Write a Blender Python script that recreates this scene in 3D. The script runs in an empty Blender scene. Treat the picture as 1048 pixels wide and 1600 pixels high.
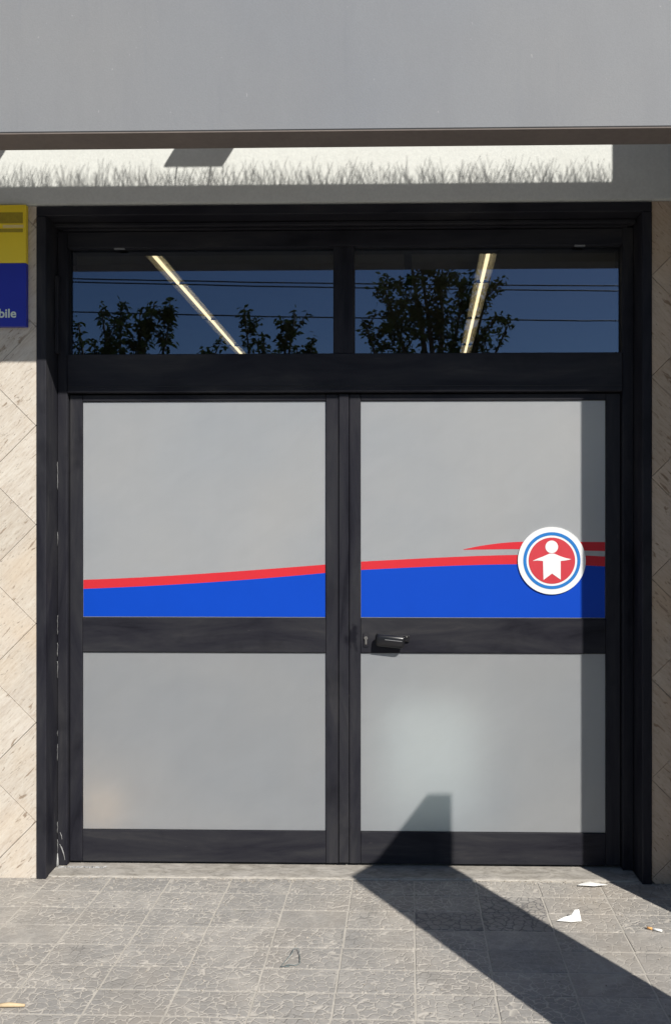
import bpy, bmesh, math, random
from mathutils import Vector, Matrix
R = math.radians
random.seed(7)
sc = bpy.context.scene
col = sc.collection

# ------------------------------------------------------------------ camera, sky, sun, exposure
cd = bpy.data.cameras.new("camera"); cam = bpy.data.objects.new("camera", cd); col.objects.link(cam)
cam.location = (0, -3.33, 1.5); cam.rotation_euler = (R(90), 0, R(1.15))
cd.sensor_fit = 'VERTICAL'; cd.sensor_height = 36; cd.sensor_width = 36; cd.lens = 28.125
cd.shift_x = -51/1600; cd.shift_y = 10/1600
cd.clip_start = 0.05; cd.clip_end = 3000
sc.camera = cam

SUN_EL = R(41.5)
sun_h = Vector((0.555, -0.832, 0)).normalized()
to_sun = Vector((sun_h.x*math.cos(SUN_EL), sun_h.y*math.cos(SUN_EL), math.sin(SUN_EL)))
w = bpy.data.worlds.new("World"); sc.world = w; w.use_nodes = True
nt = w.node_tree; nt.nodes.clear()
sky = nt.nodes.new('ShaderNodeTexSky'); sky.sky_type = 'NISHITA'; sky.sun_disc = False
sky.sun_elevation = SUN_EL; sky.sun_rotation = math.atan2(sun_h.x, sun_h.y)
sky.altitude = 100; sky.air_density = 1.0; sky.dust_density = 0.3; sky.ozone_density = 3.0
bg = nt.nodes.new('ShaderNodeBackground'); bg.inputs[1].default_value = 0.056
wo = nt.nodes.new('ShaderNodeOutputWorld')
nt.links.new(sky.outputs[0], bg.inputs[0]); nt.links.new(bg.outputs[0], wo.inputs[0])
sl = bpy.data.lights.new("sun", 'SUN'); sl.energy = 4.6; sl.angle = R(0.55); sl.color = (1.0, 0.955, 0.88)
so = bpy.data.objects.new("sun", sl); col.objects.link(so)
so.rotation_euler = (-to_sun).to_track_quat('-Z', 'Y').to_euler(); so.location = (6, -9, 9)
sc.view_settings.view_transform = 'Standard'; sc.view_settings.look = 'None'
sc.view_settings.exposure = 0.45; sc.view_settings.gamma = 1; sc.view_settings.use_curve_mapping = False
sc.cycles.max_bounces = 10; sc.cycles.diffuse_bounces = 5; sc.cycles.glossy_bounces = 4
sc.cycles.transparent_max_bounces = 12; sc.cycles.transmission_bounces = 8

# ------------------------------------------------------------------ node helpers
def newmat(name):
    m = bpy.data.materials.new(name); m.use_nodes = True
    nt = m.node_tree; nt.nodes.clear()
    out = nt.nodes.new('ShaderNodeOutputMaterial')
    return m, nt, out
def L(nt, a, b): nt.links.new(a, b)
def N(nt, t, **k):
    n = nt.nodes.new(t)
    for a, v in k.items(): setattr(n, a, v)
    return n
def coord(nt, scale=(1,1,1), rot=(0,0,0), rnd=0.0, world=True):
    """position in metres, turned and stretched; rnd shifts it by a random step per object"""
    if world: src = N(nt, 'ShaderNodeNewGeometry').outputs['Position']
    else: src = N(nt, 'ShaderNodeTexCoord').outputs['Object']
    if rnd:
        oi = N(nt, 'ShaderNodeObjectInfo'); cx = N(nt, 'ShaderNodeCombineXYZ')
        ml = N(nt, 'ShaderNodeMath', operation='MULTIPLY'); ml.inputs[1].default_value = rnd
        L(nt, oi.outputs['Random'], ml.inputs[0])
        for i in range(3): L(nt, ml.outputs[0], cx.inputs[i])
        ad = N(nt, 'ShaderNodeVectorMath', operation='ADD'); L(nt, src, ad.inputs[0]); L(nt, cx.outputs[0], ad.inputs[1]); src = ad.outputs[0]
    r = N(nt, 'ShaderNodeVectorRotate', rotation_type='EULER_XYZ'); r.inputs['Rotation'].default_value = rot
    L(nt, src, r.inputs['Vector'])
    s = N(nt, 'ShaderNodeVectorMath', operation='MULTIPLY'); s.inputs[1].default_value = scale
    L(nt, r.outputs[0], s.inputs[0])
    return s.outputs[0]
def noise(nt, vec, scale, detail=5, rough=0.6, dist=0.0):
    n = N(nt, 'ShaderNodeTexNoise'); n.inputs['Scale'].default_value = scale
    n.inputs['Detail'].default_value = detail; n.inputs['Roughness'].default_value = rough; n.inputs['Distortion'].default_value = dist
    L(nt, vec, n.inputs['Vector']); return n.outputs['Fac']
def ramp(nt, fac, stops):
    r = N(nt, 'ShaderNodeValToRGB'); e = r.color_ramp.elements
    while len(e) < len(stops): e.new(0.5)
    for i, (p, c) in enumerate(stops):
        e[i].position = p; e[i].color = (c, c, c, 1) if isinstance(c, (int, float)) else (*c, 1)
    L(nt, fac, r.inputs[0]); return r.outputs[0]
def mix(nt, fac, a, b, mode='MIX'):
    m = N(nt, 'ShaderNodeMix', data_type='RGBA', blend_type=mode)
    for k, v in ((0, fac), (6, a), (7, b)):
        s = m.inputs[k]
        if isinstance(v, (int, float)): s.default_value = v if k == 0 else (v, v, v, 1)
        elif isinstance(v, tuple): s.default_value = (*v, 1)
        else: L(nt, v, s)
    return m.outputs[2]
def bump(nt, h, strength, dist=0.01, nrm=None):
    b = N(nt, 'ShaderNodeBump'); b.inputs['Strength'].default_value = strength; b.inputs['Distance'].default_value = dist
    L(nt, h, b.inputs['Height'])
    if nrm: L(nt, nrm, b.inputs['Normal'])
    return b.outputs[0]
def princ(nt, out, color, rough=0.6, nrm=None, metal=0.0, spec=0.5):
    p = N(nt, 'ShaderNodeBsdfPrincipled')
    if isinstance(color, tuple): p.inputs['Base Color'].default_value = (*color, 1)
    else: L(nt, color, p.inputs['Base Color'])
    if isinstance(rough, (int, float)): p.inputs['Roughness'].default_value = rough
    else: L(nt, rough, p.inputs['Roughness'])
    p.inputs['Metallic'].default_value = metal; p.inputs['Specular IOR Level'].default_value = spec
    if nrm: L(nt, nrm, p.inputs['Normal'])
    L(nt, p.outputs[0], out.inputs[0]); return p
def plain(name, c, rough=0.6, metal=0.0, var=0.15, sc_=30, bmp=0.1, spec=0.5):
    m, nt, out = newmat(name); v = coord(nt)
    f = noise(nt, v, sc_); g = noise(nt, v, sc_*0.13, 3)
    lo = tuple(x*(1-var) for x in c); hi = tuple(min(1, x*(1+var)) for x in c)
    c1 = ramp(nt, f, [(0.3, lo), (0.7, hi)])
    c2 = mix(nt, 0.5, c1, ramp(nt, g, [(0.3, lo), (0.7, hi)]))
    princ(nt, out, c2, rough, bump(nt, f, bmp, 0.002), metal, spec); return m

# ------------------------------------------------------------------ materials
LOCK_X = -0.1403
def mat_black_paint(name, streak):
    m, nt, out = newmat(name)
    v = coord(nt, streak)
    f = noise(nt, v, 9, 7, 0.68, 0.6)
    g = noise(nt, coord(nt), 3.3, 4, 0.6)
    fine = noise(nt, v, 70, 4, 0.7)
    c = ramp(nt, f, [(0.28, (0.009, 0.009, 0.013)), (0.43, (0.019, 0.019, 0.025)), (0.58, (0.028, 0.028, 0.033)), (0.80, (0.054, 0.052, 0.053))])
    c = mix(nt, ramp(nt, g, [(0.30, 0.5), (0.43, 0.0)]), c, (0.007, 0.007, 0.010))
    c = mix(nt, ramp(nt, fine, [(0.68, 0.0), (0.85, 0.45)]), c, (0.12, 0.115, 0.11))
    # greasy dark patch where hands push beside the lock
    sb = N(nt, 'ShaderNodeVectorMath', operation='SUBTRACT'); L(nt, coord(nt), sb.inputs[0]); sb.inputs[1].default_value = (LOCK_X, 0.1, 0.99)
    sv = N(nt, 'ShaderNodeVectorMath', operation='MULTIPLY'); L(nt, sb.outputs[0], sv.inputs[0]); sv.inputs[1].default_value = (9.0, 0, 6.5)
    ln = N(nt, 'ShaderNodeVectorMath', operation='LENGTH'); L(nt, sv.outputs[0], ln.inputs[0])
    sn = noise(nt, coord(nt, (1, 1, 0.6)), 28, 4, 0.6)
    am = N(nt, 'ShaderNodeMath', operation='MULTIPLY_ADD'); L(nt, sn, am.inputs[0]); am.inputs[1].default_value = 1.3; L(nt, ln.outputs['Value'], am.inputs[2])
    c = mix(nt, ramp(nt, am.outputs[0], [(0.80, 0.85), (0.97, 0.0)]), c, (0.007, 0.007, 0.011))
    rg = ramp(nt, f, [(0.2, 0.34), (0.8, 0.58)])
    princ(nt, out, c, rg, bump(nt, f, 0.12, 0.002), 0.0, 0.10); return m
M = {}
M['black_v'] = mat_black_paint('black_paint_brushed_upright', (1.0, 1.0, 0.18))
M['black_h'] = mat_black_paint('black_paint_brushed_level', (0.18, 1.0, 1.0))

def mat_film(name, k):
    m, nt, out = newmat(name)
    v = coord(nt)
    g = noise(nt, v, 1.4, 3, 0.5); f = noise(nt, v, 420, 2, 0.5); s = noise(nt, coord(nt, (14, 1, 0.7)), 3, 3)
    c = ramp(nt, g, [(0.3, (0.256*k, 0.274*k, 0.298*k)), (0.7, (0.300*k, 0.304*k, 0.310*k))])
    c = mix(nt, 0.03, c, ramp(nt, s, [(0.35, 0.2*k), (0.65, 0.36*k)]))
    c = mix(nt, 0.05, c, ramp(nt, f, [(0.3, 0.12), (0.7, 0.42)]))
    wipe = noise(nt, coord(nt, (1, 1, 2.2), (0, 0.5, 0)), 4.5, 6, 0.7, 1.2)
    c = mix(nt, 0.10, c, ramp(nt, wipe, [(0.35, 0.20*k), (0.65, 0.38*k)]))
    d = N(nt, 'ShaderNodeBsdfDiffuse'); L(nt, c, d.inputs[0])
    t = N(nt, 'ShaderNodeBsdfTranslucent'); t.inputs[0].default_value = (0.50, 0.53, 0.54, 1)
    a = N(nt, 'ShaderNodeAddShader'); L(nt, d.outputs[0], a.inputs[0]); L(nt, t.outputs[0], a.inputs[1])
    gl = N(nt, 'ShaderNodeBsdfGlossy'); gl.inputs['Roughness'].default_value = 0.32; gl.inputs[0].default_value = (0.9, 0.95, 1, 1)
    mx = N(nt, 'ShaderNodeMixShader'); mx.inputs[0].default_value = 0.045
    L(nt, a.outputs[0], mx.inputs[1]); L(nt, gl.outputs[0], mx.inputs[2]); L(nt, mx.outputs[0], out.inputs[0])
    return m
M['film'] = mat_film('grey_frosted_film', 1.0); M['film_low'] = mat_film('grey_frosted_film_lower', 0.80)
def mat_clear():
    m, nt, out = newmat('clear_glass')
    t = N(nt, 'ShaderNodeBsdfTransparent'); t.inputs[0].default_value = (0.93, 0.96, 0.95, 1)
    L(nt, t.outputs[0], out.inputs[0]); return m
M['clear'] = mat_clear()
def mat_window():
    m, nt, out = newmat('tinted_window_glass')
    t = N(nt, 'ShaderNodeBsdfTransparent'); t.inputs[0].default_value = (0.62, 0.60, 0.52, 1)
    v = coord(nt); f = noise(nt, v, 2.2, 2)
    gl = N(nt, 'ShaderNodeBsdfGlossy'); gl.inputs['Roughness'].default_value = 0.0; gl.inputs[0].default_value = (0.55, 0.70, 1.0, 1)
    L(nt, bump(nt, f, 0.05, 0.002), gl.inputs['Normal'])
    mx = N(nt, 'ShaderNodeMixShader'); mx.inputs[0].default_value = 0.16
    L(nt, t.outputs[0], mx.inputs[1]); L(nt, gl.outputs[0], mx.inputs[2]); L(nt, mx.outputs[0], out.inputs[0])
    return m
M['window'] = mat_window()

def mat_travertine(name, ang, tint=(1, 1, 1)):
    m, nt, out = newmat(name)
    v = coord(nt, (1, 1, 1), (0, ang, 0), rnd=7.0)
    st = N(nt, 'ShaderNodeVectorMath', operation='MULTIPLY'); st.inputs[1].default_value = (1.0, 1.0, 6.5); L(nt, v, st.inputs[0])
    st2 = N(nt, 'ShaderNodeVectorMath', operation='MULTIPLY'); st2.inputs[1].default_value = (1.0, 1.0, 4.5); L(nt, v, st2.inputs[0])
    a = noise(nt, st.outputs[0], 5.0, 8, 0.66, 0.35)
    b = noise(nt, st.outputs[0], 22, 6, 0.7, 0.3)
    pit = noise(nt, st2.outputs[0], 40, 4, 0.62, 0.4)
    pit2 = noise(nt, st2.outputs[0], 13, 4, 0.55, 0.6)
    big = noise(nt, coord(nt), 2.4, 3, 0.5)
    oi = N(nt, 'ShaderNodeObjectInfo')
    c = ramp(nt, a, [(0.28, (0.36, 0.285, 0.22)), (0.42, (0.47, 0.395, 0.32)), (0.58, (0.55, 0.485, 0.405)), (0.75, (0.64, 0.585, 0.51))])
    c = mix(nt, 0.5, c, ramp(nt, b, [(0.33, (0.36, 0.275, 0.20)), (0.46, (0.56, 0.49, 0.41)), (0.65, (0.68, 0.63, 0.565))]))
    c = mix(nt, ramp(nt, big, [(0.50, 0.0), (0.66, 0.55)]), c, (0.62, 0.44, 0.27), 'MULTIPLY') if False else mix(nt, ramp(nt, big, [(0.50, 0.0), (0.70, 0.42)]), c, (0.60, 0.44, 0.28))
    c = mix(nt, 0.16, c, ramp(nt, oi.outputs['Random'], [(0.0, 0.30), (1.0, 0.75)]))
    pm = ramp(nt, pit, [(0.62, 0.0), (0.70, 0.75)])
    pm2 = ramp(nt, pit2, [(0.63, 0.0), (0.68, 1.0)])
    c = mix(nt, pm, c, (0.20, 0.16, 0.125)); c = mix(nt, pm2, c, (0.30, 0.235, 0.18))
    h = mix(nt, 0.5, pm, pm2, 'ADD')
    inv = N(nt, 'ShaderNodeInvert'); L(nt, h, inv.inputs[1])
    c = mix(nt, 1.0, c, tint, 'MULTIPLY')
    princ(nt, out, c, 0.62, bump(nt, inv.outputs[0], 0.4, 0.003, bump(nt, b, 0.15, 0.003)), 0, 0.3); return m
M['trav_l'] = mat_travertine('travertine_slab_grain_up_right', R(45), (0.98, 0.985, 0.975))
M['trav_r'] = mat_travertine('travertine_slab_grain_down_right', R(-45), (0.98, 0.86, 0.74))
M['grout'] = plain('slab_joint_mortar', (0.28, 0.24, 0.195), 0.9, var=0.25)

def mat_paver(name, smooth, shade_grooves=False):
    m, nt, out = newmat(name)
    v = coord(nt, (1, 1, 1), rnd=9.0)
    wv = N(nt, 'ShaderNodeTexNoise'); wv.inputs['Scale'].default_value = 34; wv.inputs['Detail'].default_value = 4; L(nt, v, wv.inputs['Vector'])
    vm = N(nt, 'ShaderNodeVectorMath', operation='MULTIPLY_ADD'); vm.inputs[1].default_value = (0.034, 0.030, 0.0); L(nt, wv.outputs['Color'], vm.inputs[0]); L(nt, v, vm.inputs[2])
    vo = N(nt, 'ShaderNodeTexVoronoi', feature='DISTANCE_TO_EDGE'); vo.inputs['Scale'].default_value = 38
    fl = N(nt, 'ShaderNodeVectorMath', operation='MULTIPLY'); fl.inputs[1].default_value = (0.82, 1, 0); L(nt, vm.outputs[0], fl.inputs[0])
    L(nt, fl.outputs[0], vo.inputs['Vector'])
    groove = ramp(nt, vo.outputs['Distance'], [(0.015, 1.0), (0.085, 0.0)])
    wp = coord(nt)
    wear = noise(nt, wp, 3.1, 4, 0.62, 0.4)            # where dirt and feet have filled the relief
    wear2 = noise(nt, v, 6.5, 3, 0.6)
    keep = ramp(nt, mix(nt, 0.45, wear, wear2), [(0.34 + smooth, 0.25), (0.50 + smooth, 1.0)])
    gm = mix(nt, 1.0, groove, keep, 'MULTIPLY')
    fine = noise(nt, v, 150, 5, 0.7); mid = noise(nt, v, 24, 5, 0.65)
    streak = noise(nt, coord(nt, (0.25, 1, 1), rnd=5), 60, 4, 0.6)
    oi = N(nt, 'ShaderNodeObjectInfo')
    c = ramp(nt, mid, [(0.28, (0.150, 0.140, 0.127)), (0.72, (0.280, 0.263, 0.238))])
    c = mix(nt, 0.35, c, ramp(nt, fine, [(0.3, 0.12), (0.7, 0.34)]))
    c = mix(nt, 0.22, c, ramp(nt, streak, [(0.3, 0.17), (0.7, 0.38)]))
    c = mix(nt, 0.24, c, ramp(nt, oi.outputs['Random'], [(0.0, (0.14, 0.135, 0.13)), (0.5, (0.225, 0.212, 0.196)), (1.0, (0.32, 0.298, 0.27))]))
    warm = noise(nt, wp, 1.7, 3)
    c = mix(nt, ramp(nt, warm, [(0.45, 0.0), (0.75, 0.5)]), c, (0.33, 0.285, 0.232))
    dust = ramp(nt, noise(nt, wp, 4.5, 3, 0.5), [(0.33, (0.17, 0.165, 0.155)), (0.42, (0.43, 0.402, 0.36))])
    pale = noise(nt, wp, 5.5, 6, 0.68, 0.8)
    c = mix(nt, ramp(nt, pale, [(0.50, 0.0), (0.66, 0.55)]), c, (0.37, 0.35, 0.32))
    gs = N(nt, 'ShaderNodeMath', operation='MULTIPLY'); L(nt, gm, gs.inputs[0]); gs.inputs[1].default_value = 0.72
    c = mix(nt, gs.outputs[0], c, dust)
    if shade_grooves: dust.node.color_ramp.elements[0].color = dust.node.color_ramp.elements[1].color = (0.10, 0.10, 0.105, 1)  # shade painted into the groove colour of this variant
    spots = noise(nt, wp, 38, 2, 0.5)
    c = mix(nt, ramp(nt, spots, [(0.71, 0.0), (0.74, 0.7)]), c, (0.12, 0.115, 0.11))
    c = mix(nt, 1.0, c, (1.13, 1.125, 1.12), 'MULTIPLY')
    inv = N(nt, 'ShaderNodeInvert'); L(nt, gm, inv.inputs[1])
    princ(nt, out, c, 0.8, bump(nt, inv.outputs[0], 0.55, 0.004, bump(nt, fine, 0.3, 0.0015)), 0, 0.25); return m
M['paver'] = mat_paver('crazed_cement_tile', 0.0)
M['paver_smooth'] = mat_paver('worn_smooth_cement_tile', 0.16)
M['paver_shade_grooves'] = mat_paver('cement_tile_with_shade_painted_in_its_grooves', -0.12, True)
M['joint'] = plain('dusty_tile_joint', (0.39, 0.365, 0.325), 0.9, var=0.2, sc_=60)
def mat_stone():
    m, nt, out = newmat('rough_threshold_stone')
    v = coord(nt, (0.45, 1, 1)); f = noise(nt, v, 40, 7, 0.72, 0.8); g = noise(nt, v, 9, 4)
    c = ramp(nt, f, [(0.33, (0.15, 0.138, 0.12)), (0.48, (0.28, 0.262, 0.235)), (0.66, (0.42, 0.395, 0.355))])
    c = mix(nt, 0.3, c, ramp(nt, g, [(0.35, (0.2, 0.18, 0.15)), (0.65, (0.42, 0.40, 0.38))]))
    princ(nt, out, c, 0.85, bump(nt, f, 0.5, 0.004), 0, 0.3); return m
M['stone'] = mat_stone()
def mat_fascia():
    m, nt, out = newmat('grey_painted_render')
    v = coord(nt); big = noise(nt, v, 0.9, 3, 0.5); f = noise(nt, v, 190, 4, 0.65); sp = noise(nt, coord(nt, (1, 1, 0.6)), 70, 2, 0.4)
    drip = noise(nt, coord(nt, (9, 1, 0.5)), 1.6, 4, 0.6)
    c = ramp(nt, big, [(0.3, (0.196, 0.209, 0.232)), (0.7, (0.224, 0.228, 0.236))])
    c = mix(nt, 0.10, c, ramp(nt, f, [(0.3, 0.13), (0.7, 0.34)]))
    c = mix(nt, ramp(nt, drip, [(0.58, 0.0), (0.72, 0.25)]), c, (0.16, 0.175, 0.205))
    c = mix(nt, ramp(nt, sp, [(0.765, 0.0), (0.79, 0.4)]), c, (0.4, 0.4, 0.4))
    tr = noise(nt, coord(nt, (1, 1, 0.3)), 5.5, 5, 0.65)
    c = mix(nt, ramp(nt, tr, [(0.46, 0.0), (0.70, 0.30)]), c, (0.175, 0.18, 0.195))
    princ(nt, out, c, 0.7, bump(nt, f, 0.25, 0.0015), 0, 0.3); return m
M['fascia'] = mat_fascia()
def mat_white_render():
    m, nt, out = newmat('white_painted_render')
    v = coord(nt); f = noise(nt, v, 90, 5, 0.65); g = noise(nt, v, 5, 4)
    c = ramp(nt, f, [(0.3, (0.58, 0.60, 0.58)), (0.7, (0.66, 0.68, 0.655))])
    c = mix(nt, ramp(nt, g, [(0.5, 0.0), (0.8, 0.25)]), c, (0.45, 0.44, 0.41))
    princ(nt, out, c, 0.8, bump(nt, f, 0.35, 0.002), 0, 0.3); return m
M['white_render'] = mat_white_render()
M['soffit'] = plain('brown_beam_underside', (0.16, 0.135, 0.12), 0.85, var=0.15, sc_=50)
M['blue'] = plain('blue_vinyl', (0.001, 0.052, 0.43), 0.5, var=0.04, sc_=6, bmp=0.02, spec=0.2)
M['red'] = plain('red_vinyl', (0.54, 0.025, 0.036), 0.5, var=0.05, sc_=6, bmp=0.02, spec=0.2)
M['disc_white'] = plain('white_disc_plastic', (0.74, 0.75, 0.75), 0.35, var=0.02, bmp=0.02)
M['disc_blue'] = plain('disc_ring_blue', (0.02, 0.17, 0.50), 0.35, var=0.05, bmp=0.02)
M['disc_red'] = plain('disc_red', (0.52, 0.045, 0.06), 0.35, var=0.05, bmp=0.02)
M['handle'] = plain('black_handle_plastic', (0.008, 0.008, 0.010), 0.3, var=0.2, bmp=0.05)
M['steel'] = plain('worn_steel', (0.42, 0.40, 0.38), 0.35, 0.9, var=0.3, sc_=80)
M['dark_rubber'] = plain('black_gasket', (0.012, 0.012, 0.014), 0.6)
M['caulk'] = plain('white_caulk', (0.30, 0.30, 0.30), 0.7, var=0.4, sc_=60, bmp=0.5)
M['yellow'] = plain('yellow_sign_print', (0.85, 0.64, 0.03), 0.4, var=0.06, sc_=8, bmp=0.03)
M['olive'] = plain('olive_sign_print', (0.34, 0.26, 0.02), 0.4, var=0.2, sc_=90, bmp=0.03)
M['cream'] = plain('cream_sign_print', (0.72, 0.58, 0.25), 0.4, var=0.05)
M['navy'] = plain('navy_sign_print', (0.008, 0.018, 0.34), 0.4, var=0.08, sc_=8, bmp=0.03)
M['letter'] = plain('pale_lettering', (0.62, 0.70, 0.62), 0.5, var=0.05)
M['paper'] = plain('white_paper', (0.80, 0.80, 0.77), 0.7, var=0.06)
M['wood_bit'] = plain('dry_wood', (0.55, 0.42, 0.26), 0.8, var=0.25)
M['grit'] = plain('sandy_grit', (0.36, 0.32, 0.27), 0.9, var=0.5, sc_=90)
M['filter'] = plain('cigarette_filter', (0.62, 0.33, 0.12), 0.8, var=0.2)
M['wire_m'] = plain('wire_plastic', (0.16, 0.19, 0.19), 0.5)
M['galv'] = plain('grey_bracket_metal', (0.25, 0.25, 0.26), 0.5, 0.6)
M['spike'] = plain('spike_wire', (0.30, 0.30, 0.30), 0.4, 0.5)
M['box_card'] = plain('brown_cardboard', (0.80, 0.42, 0.15), 0.85, var=0.1)
M['box_white'] = plain('white_box_card', (0.60, 0.61, 0.59), 0.6, var=0.03)
M['room'] = plain('dark_shop_wall', (0.10, 0.09, 0.08), 0.8)
M['room_ceiling'] = plain('shop_ceiling_paint', (0.16, 0.15, 0.13), 0.85)
M['room_floor'] = plain('shop_floor', (0.16, 0.15, 0.14), 0.5)
M['fixture'] = plain('lamp_reflector', (0.60, 0.575, 0.50), 0.55, 0.0, var=0.05, sc_=8, bmp=0.0)
M['asphalt'] = plain('asphalt', (0.06, 0.06, 0.062), 0.9, var=0.3, sc_=120, bmp=0.5)
M['concrete'] = plain('kerb_concrete', (0.32, 0.31, 0.29), 0.85, var=0.2)
M['road_paint'] = plain('white_road_paint', (0.7, 0.7, 0.68), 0.7)
M['blocker'] = plain('grey_green_blocker_paint', (0.24, 0.27, 0.25), 0.5)
M['bark'] = plain('bark', (0.10, 0.075, 0.055), 0.9, var=0.35, sc_=40, bmp=0.6)
M['far_wall'] = plain('far_wall_render', (0.42, 0.38, 0.32), 0.85, var=0.2, sc_=5)
M['cable'] = plain('black_cable', (0.02, 0.02, 0.022), 0.5)
def mat_leaf():
    m, nt, out = newmat('leaf')
    v = coord(nt); f = noise(nt, v, 6, 3)
    c = ramp(nt, f, [(0.3, (0.035, 0.055, 0.02)), (0.7, (0.085, 0.11, 0.035))])
    d = N(nt, 'ShaderNodeBsdfDiffuse'); L(nt, c, d.inputs[0])
    t = N(nt, 'ShaderNodeBsdfTranslucent'); L(nt, c, t.inputs[0])
    mx = N(nt, 'ShaderNodeMixShader'); mx.inputs[0].default_value = 0.2
    L(nt, d.outputs[0], mx.inputs[1]); L(nt, t.outputs[0], mx.inputs[2]); L(nt, mx.outputs[0], out.inputs[0]); return m
M['leaf'] = mat_leaf()
def mat_emit(name, c, s):
    m, nt, out = newmat(name); e = N(nt, 'ShaderNodeEmission'); e.inputs[0].default_value = (*c, 1); e.inputs[1].default_value = s
    L(nt, e.outputs[0], out.inputs[0]); return m
M['tube'] = mat_emit('lit_tube', (1.0, 0.89, 0.70), 3.2)

# ------------------------------------------------------------------ mesh helpers (all shapes in world metres)
def tag(o, label=None, cat=None, group=None, kind=None):
    for k, v in (('label', label), ('category', cat), ('group', group), ('kind', kind)):
        if v: o[k] = v
    return o
def thing(name, loc, label, cat, group=None):
    o = bpy.data.objects.new(name, None); col.objects.link(o); o.location = loc; o.empty_display_size = 0.1
    bpy.context.view_layer.update()
    return tag(o, label, cat, group)
def wloc(o):
    v = Vector((0, 0, 0))
    while o: v += o.location; o = o.parent
    return v
def link(name, bm, mats, parent=None, smooth=False, origin=None):
    me = bpy.data.meshes.new(name)
    org = Vector(origin) if origin is not None else Vector((0, 0, 0))
    bmesh.ops.translate(bm, verts=bm.verts, vec=-org)
    bm.to_mesh(me); bm.free()
    for m in (mats if isinstance(mats, (list, tuple)) else [mats]): me.materials.append(m)
    if smooth:
        for p in me.polygons: p.use_smooth = True
    o = bpy.data.objects.new(name, me); col.objects.link(o)
    o.location = org - (wloc(parent) if parent else Vector((0, 0, 0)))
    if parent: o.parent = parent
    return o
def add_box(bm, x0, x1, y0, y1, z0, z1, bev=0.0, seg=1, rot=None, mi=0):
    c = Vector(((x0+x1)/2, (y0+y1)/2, (z0+z1)/2))
    t = bmesh.new(); bmesh.ops.create_cube(t, size=1)
    bmesh.ops.scale(t, verts=t.verts, vec=(abs(x1-x0), abs(y1-y0), abs(z1-z0)))
    if bev: bmesh.ops.bevel(t, geom=t.edges[:], offset=bev, segments=seg, affect='EDGES', profile=0.5)
    if rot: bmesh.ops.rotate(t, verts=t.verts, cent=(0, 0, 0), matrix=rot)
    bmesh.ops.translate(t, verts=t.verts, vec=c)
    for f in t.faces: f.material_index = mi
    me = bpy.data.meshes.new('tmp'); t.to_mesh(me); t.free(); bm.from_mesh(me); bpy.data.meshes.remove(me)
def box(name, x0, x1, y0, y1, z0, z1, m, parent=None, bev=0.0, seg=1):
    bm = bmesh.new(); add_box(bm, x0, x1, y0, y1, z0, z1, bev, seg)
    return link(name, bm, m, parent, origin=((x0+x1)/2, (y0+y1)/2, min(z0, z1)))
def add_prism(bm, pts, y0, y1, mi=0):
    """outline in x,z pushed from y0 (front) to y1"""
    a = [bm.verts.new((x, y0, z)) for x, z in pts]; b = [bm.verts.new((x, y1, z)) for x, z in pts]
    n = len(pts)
    fs = [bm.faces.new(a), bm.faces.new(b[::-1])]
    for i in range(n):
        fs.append(bm.faces.new((a[i], b[i], b[(i+1) % n], a[(i+1) % n])))
    for f in fs: f.material_index = mi
def prism(name, pts, y0, y1, m, parent=None):
    bm = bmesh.new(); add_prism(bm, pts, y0, y1); bmesh.ops.recalc_face_normals(bm, faces=bm.faces)
    xs = [p[0] for p in pts]; zs = [p[1] for p in pts]
    return link(name, bm, m, parent, origin=(sum(xs)/len(xs), y0, min(zs)))
def add_tube(bm, pts, radii, n=8):
    pts = [Vector(p) for p in pts]; rings = []
    for i, p in enumerate(pts):
        d = (pts[min(i+1, len(pts)-1)] - pts[max(i-1, 0)]).normalized()
        u = d.cross(Vector((0.13, 0.31, 0.94))).normalized(); v = d.cross(u)
        r = radii[i] if isinstance(radii, (list, tuple)) else radii
        rings.append([bm.verts.new(p + r*(math.cos(2*math.pi*k/n)*u + math.sin(2*math.pi*k/n)*v)) for k in range(n)])
    for a, b in zip(rings, rings[1:]):
        for k in range(n): bm.faces.new((a[k], a[(k+1) % n], b[(k+1) % n], b[k]))
    bm.faces.new(rings[0][::-1]); bm.faces.new(rings[-1])
def circle(cx, cz, r, n=64): return [(cx + r*math.cos(2*math.pi*i/n), cz + r*math.sin(2*math.pi*i/n)) for i in range(n)]
def clip(poly, x0, x1, z0, z1):
    def cut(P, ins, inter):
        out = []
        for i in range(len(P)):
            a, b = P[i-1], P[i]
            if ins(b):
                if not ins(a): out.append(inter(a, b))
                out.append(b)
            elif ins(a): out.append(inter(a, b))
        return out
    def ix(v): return lambda a, b: (v, a[1] + (b[1]-a[1])*(v-a[0])/(b[0]-a[0]))
    def iz(v): return lambda a, b: (a[0] + (b[0]-a[0])*(v-a[1])/(b[1]-a[1]), v)
    for ins, it in ((lambda p: p[0] >= x0, ix(x0)), (lambda p: p[0] <= x1, ix(x1)), (lambda p: p[1] >= z0, iz(z0)), (lambda p: p[1] <= z1, iz(z1))):
        if poly: poly = cut(poly, ins, it)
    return poly

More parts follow.
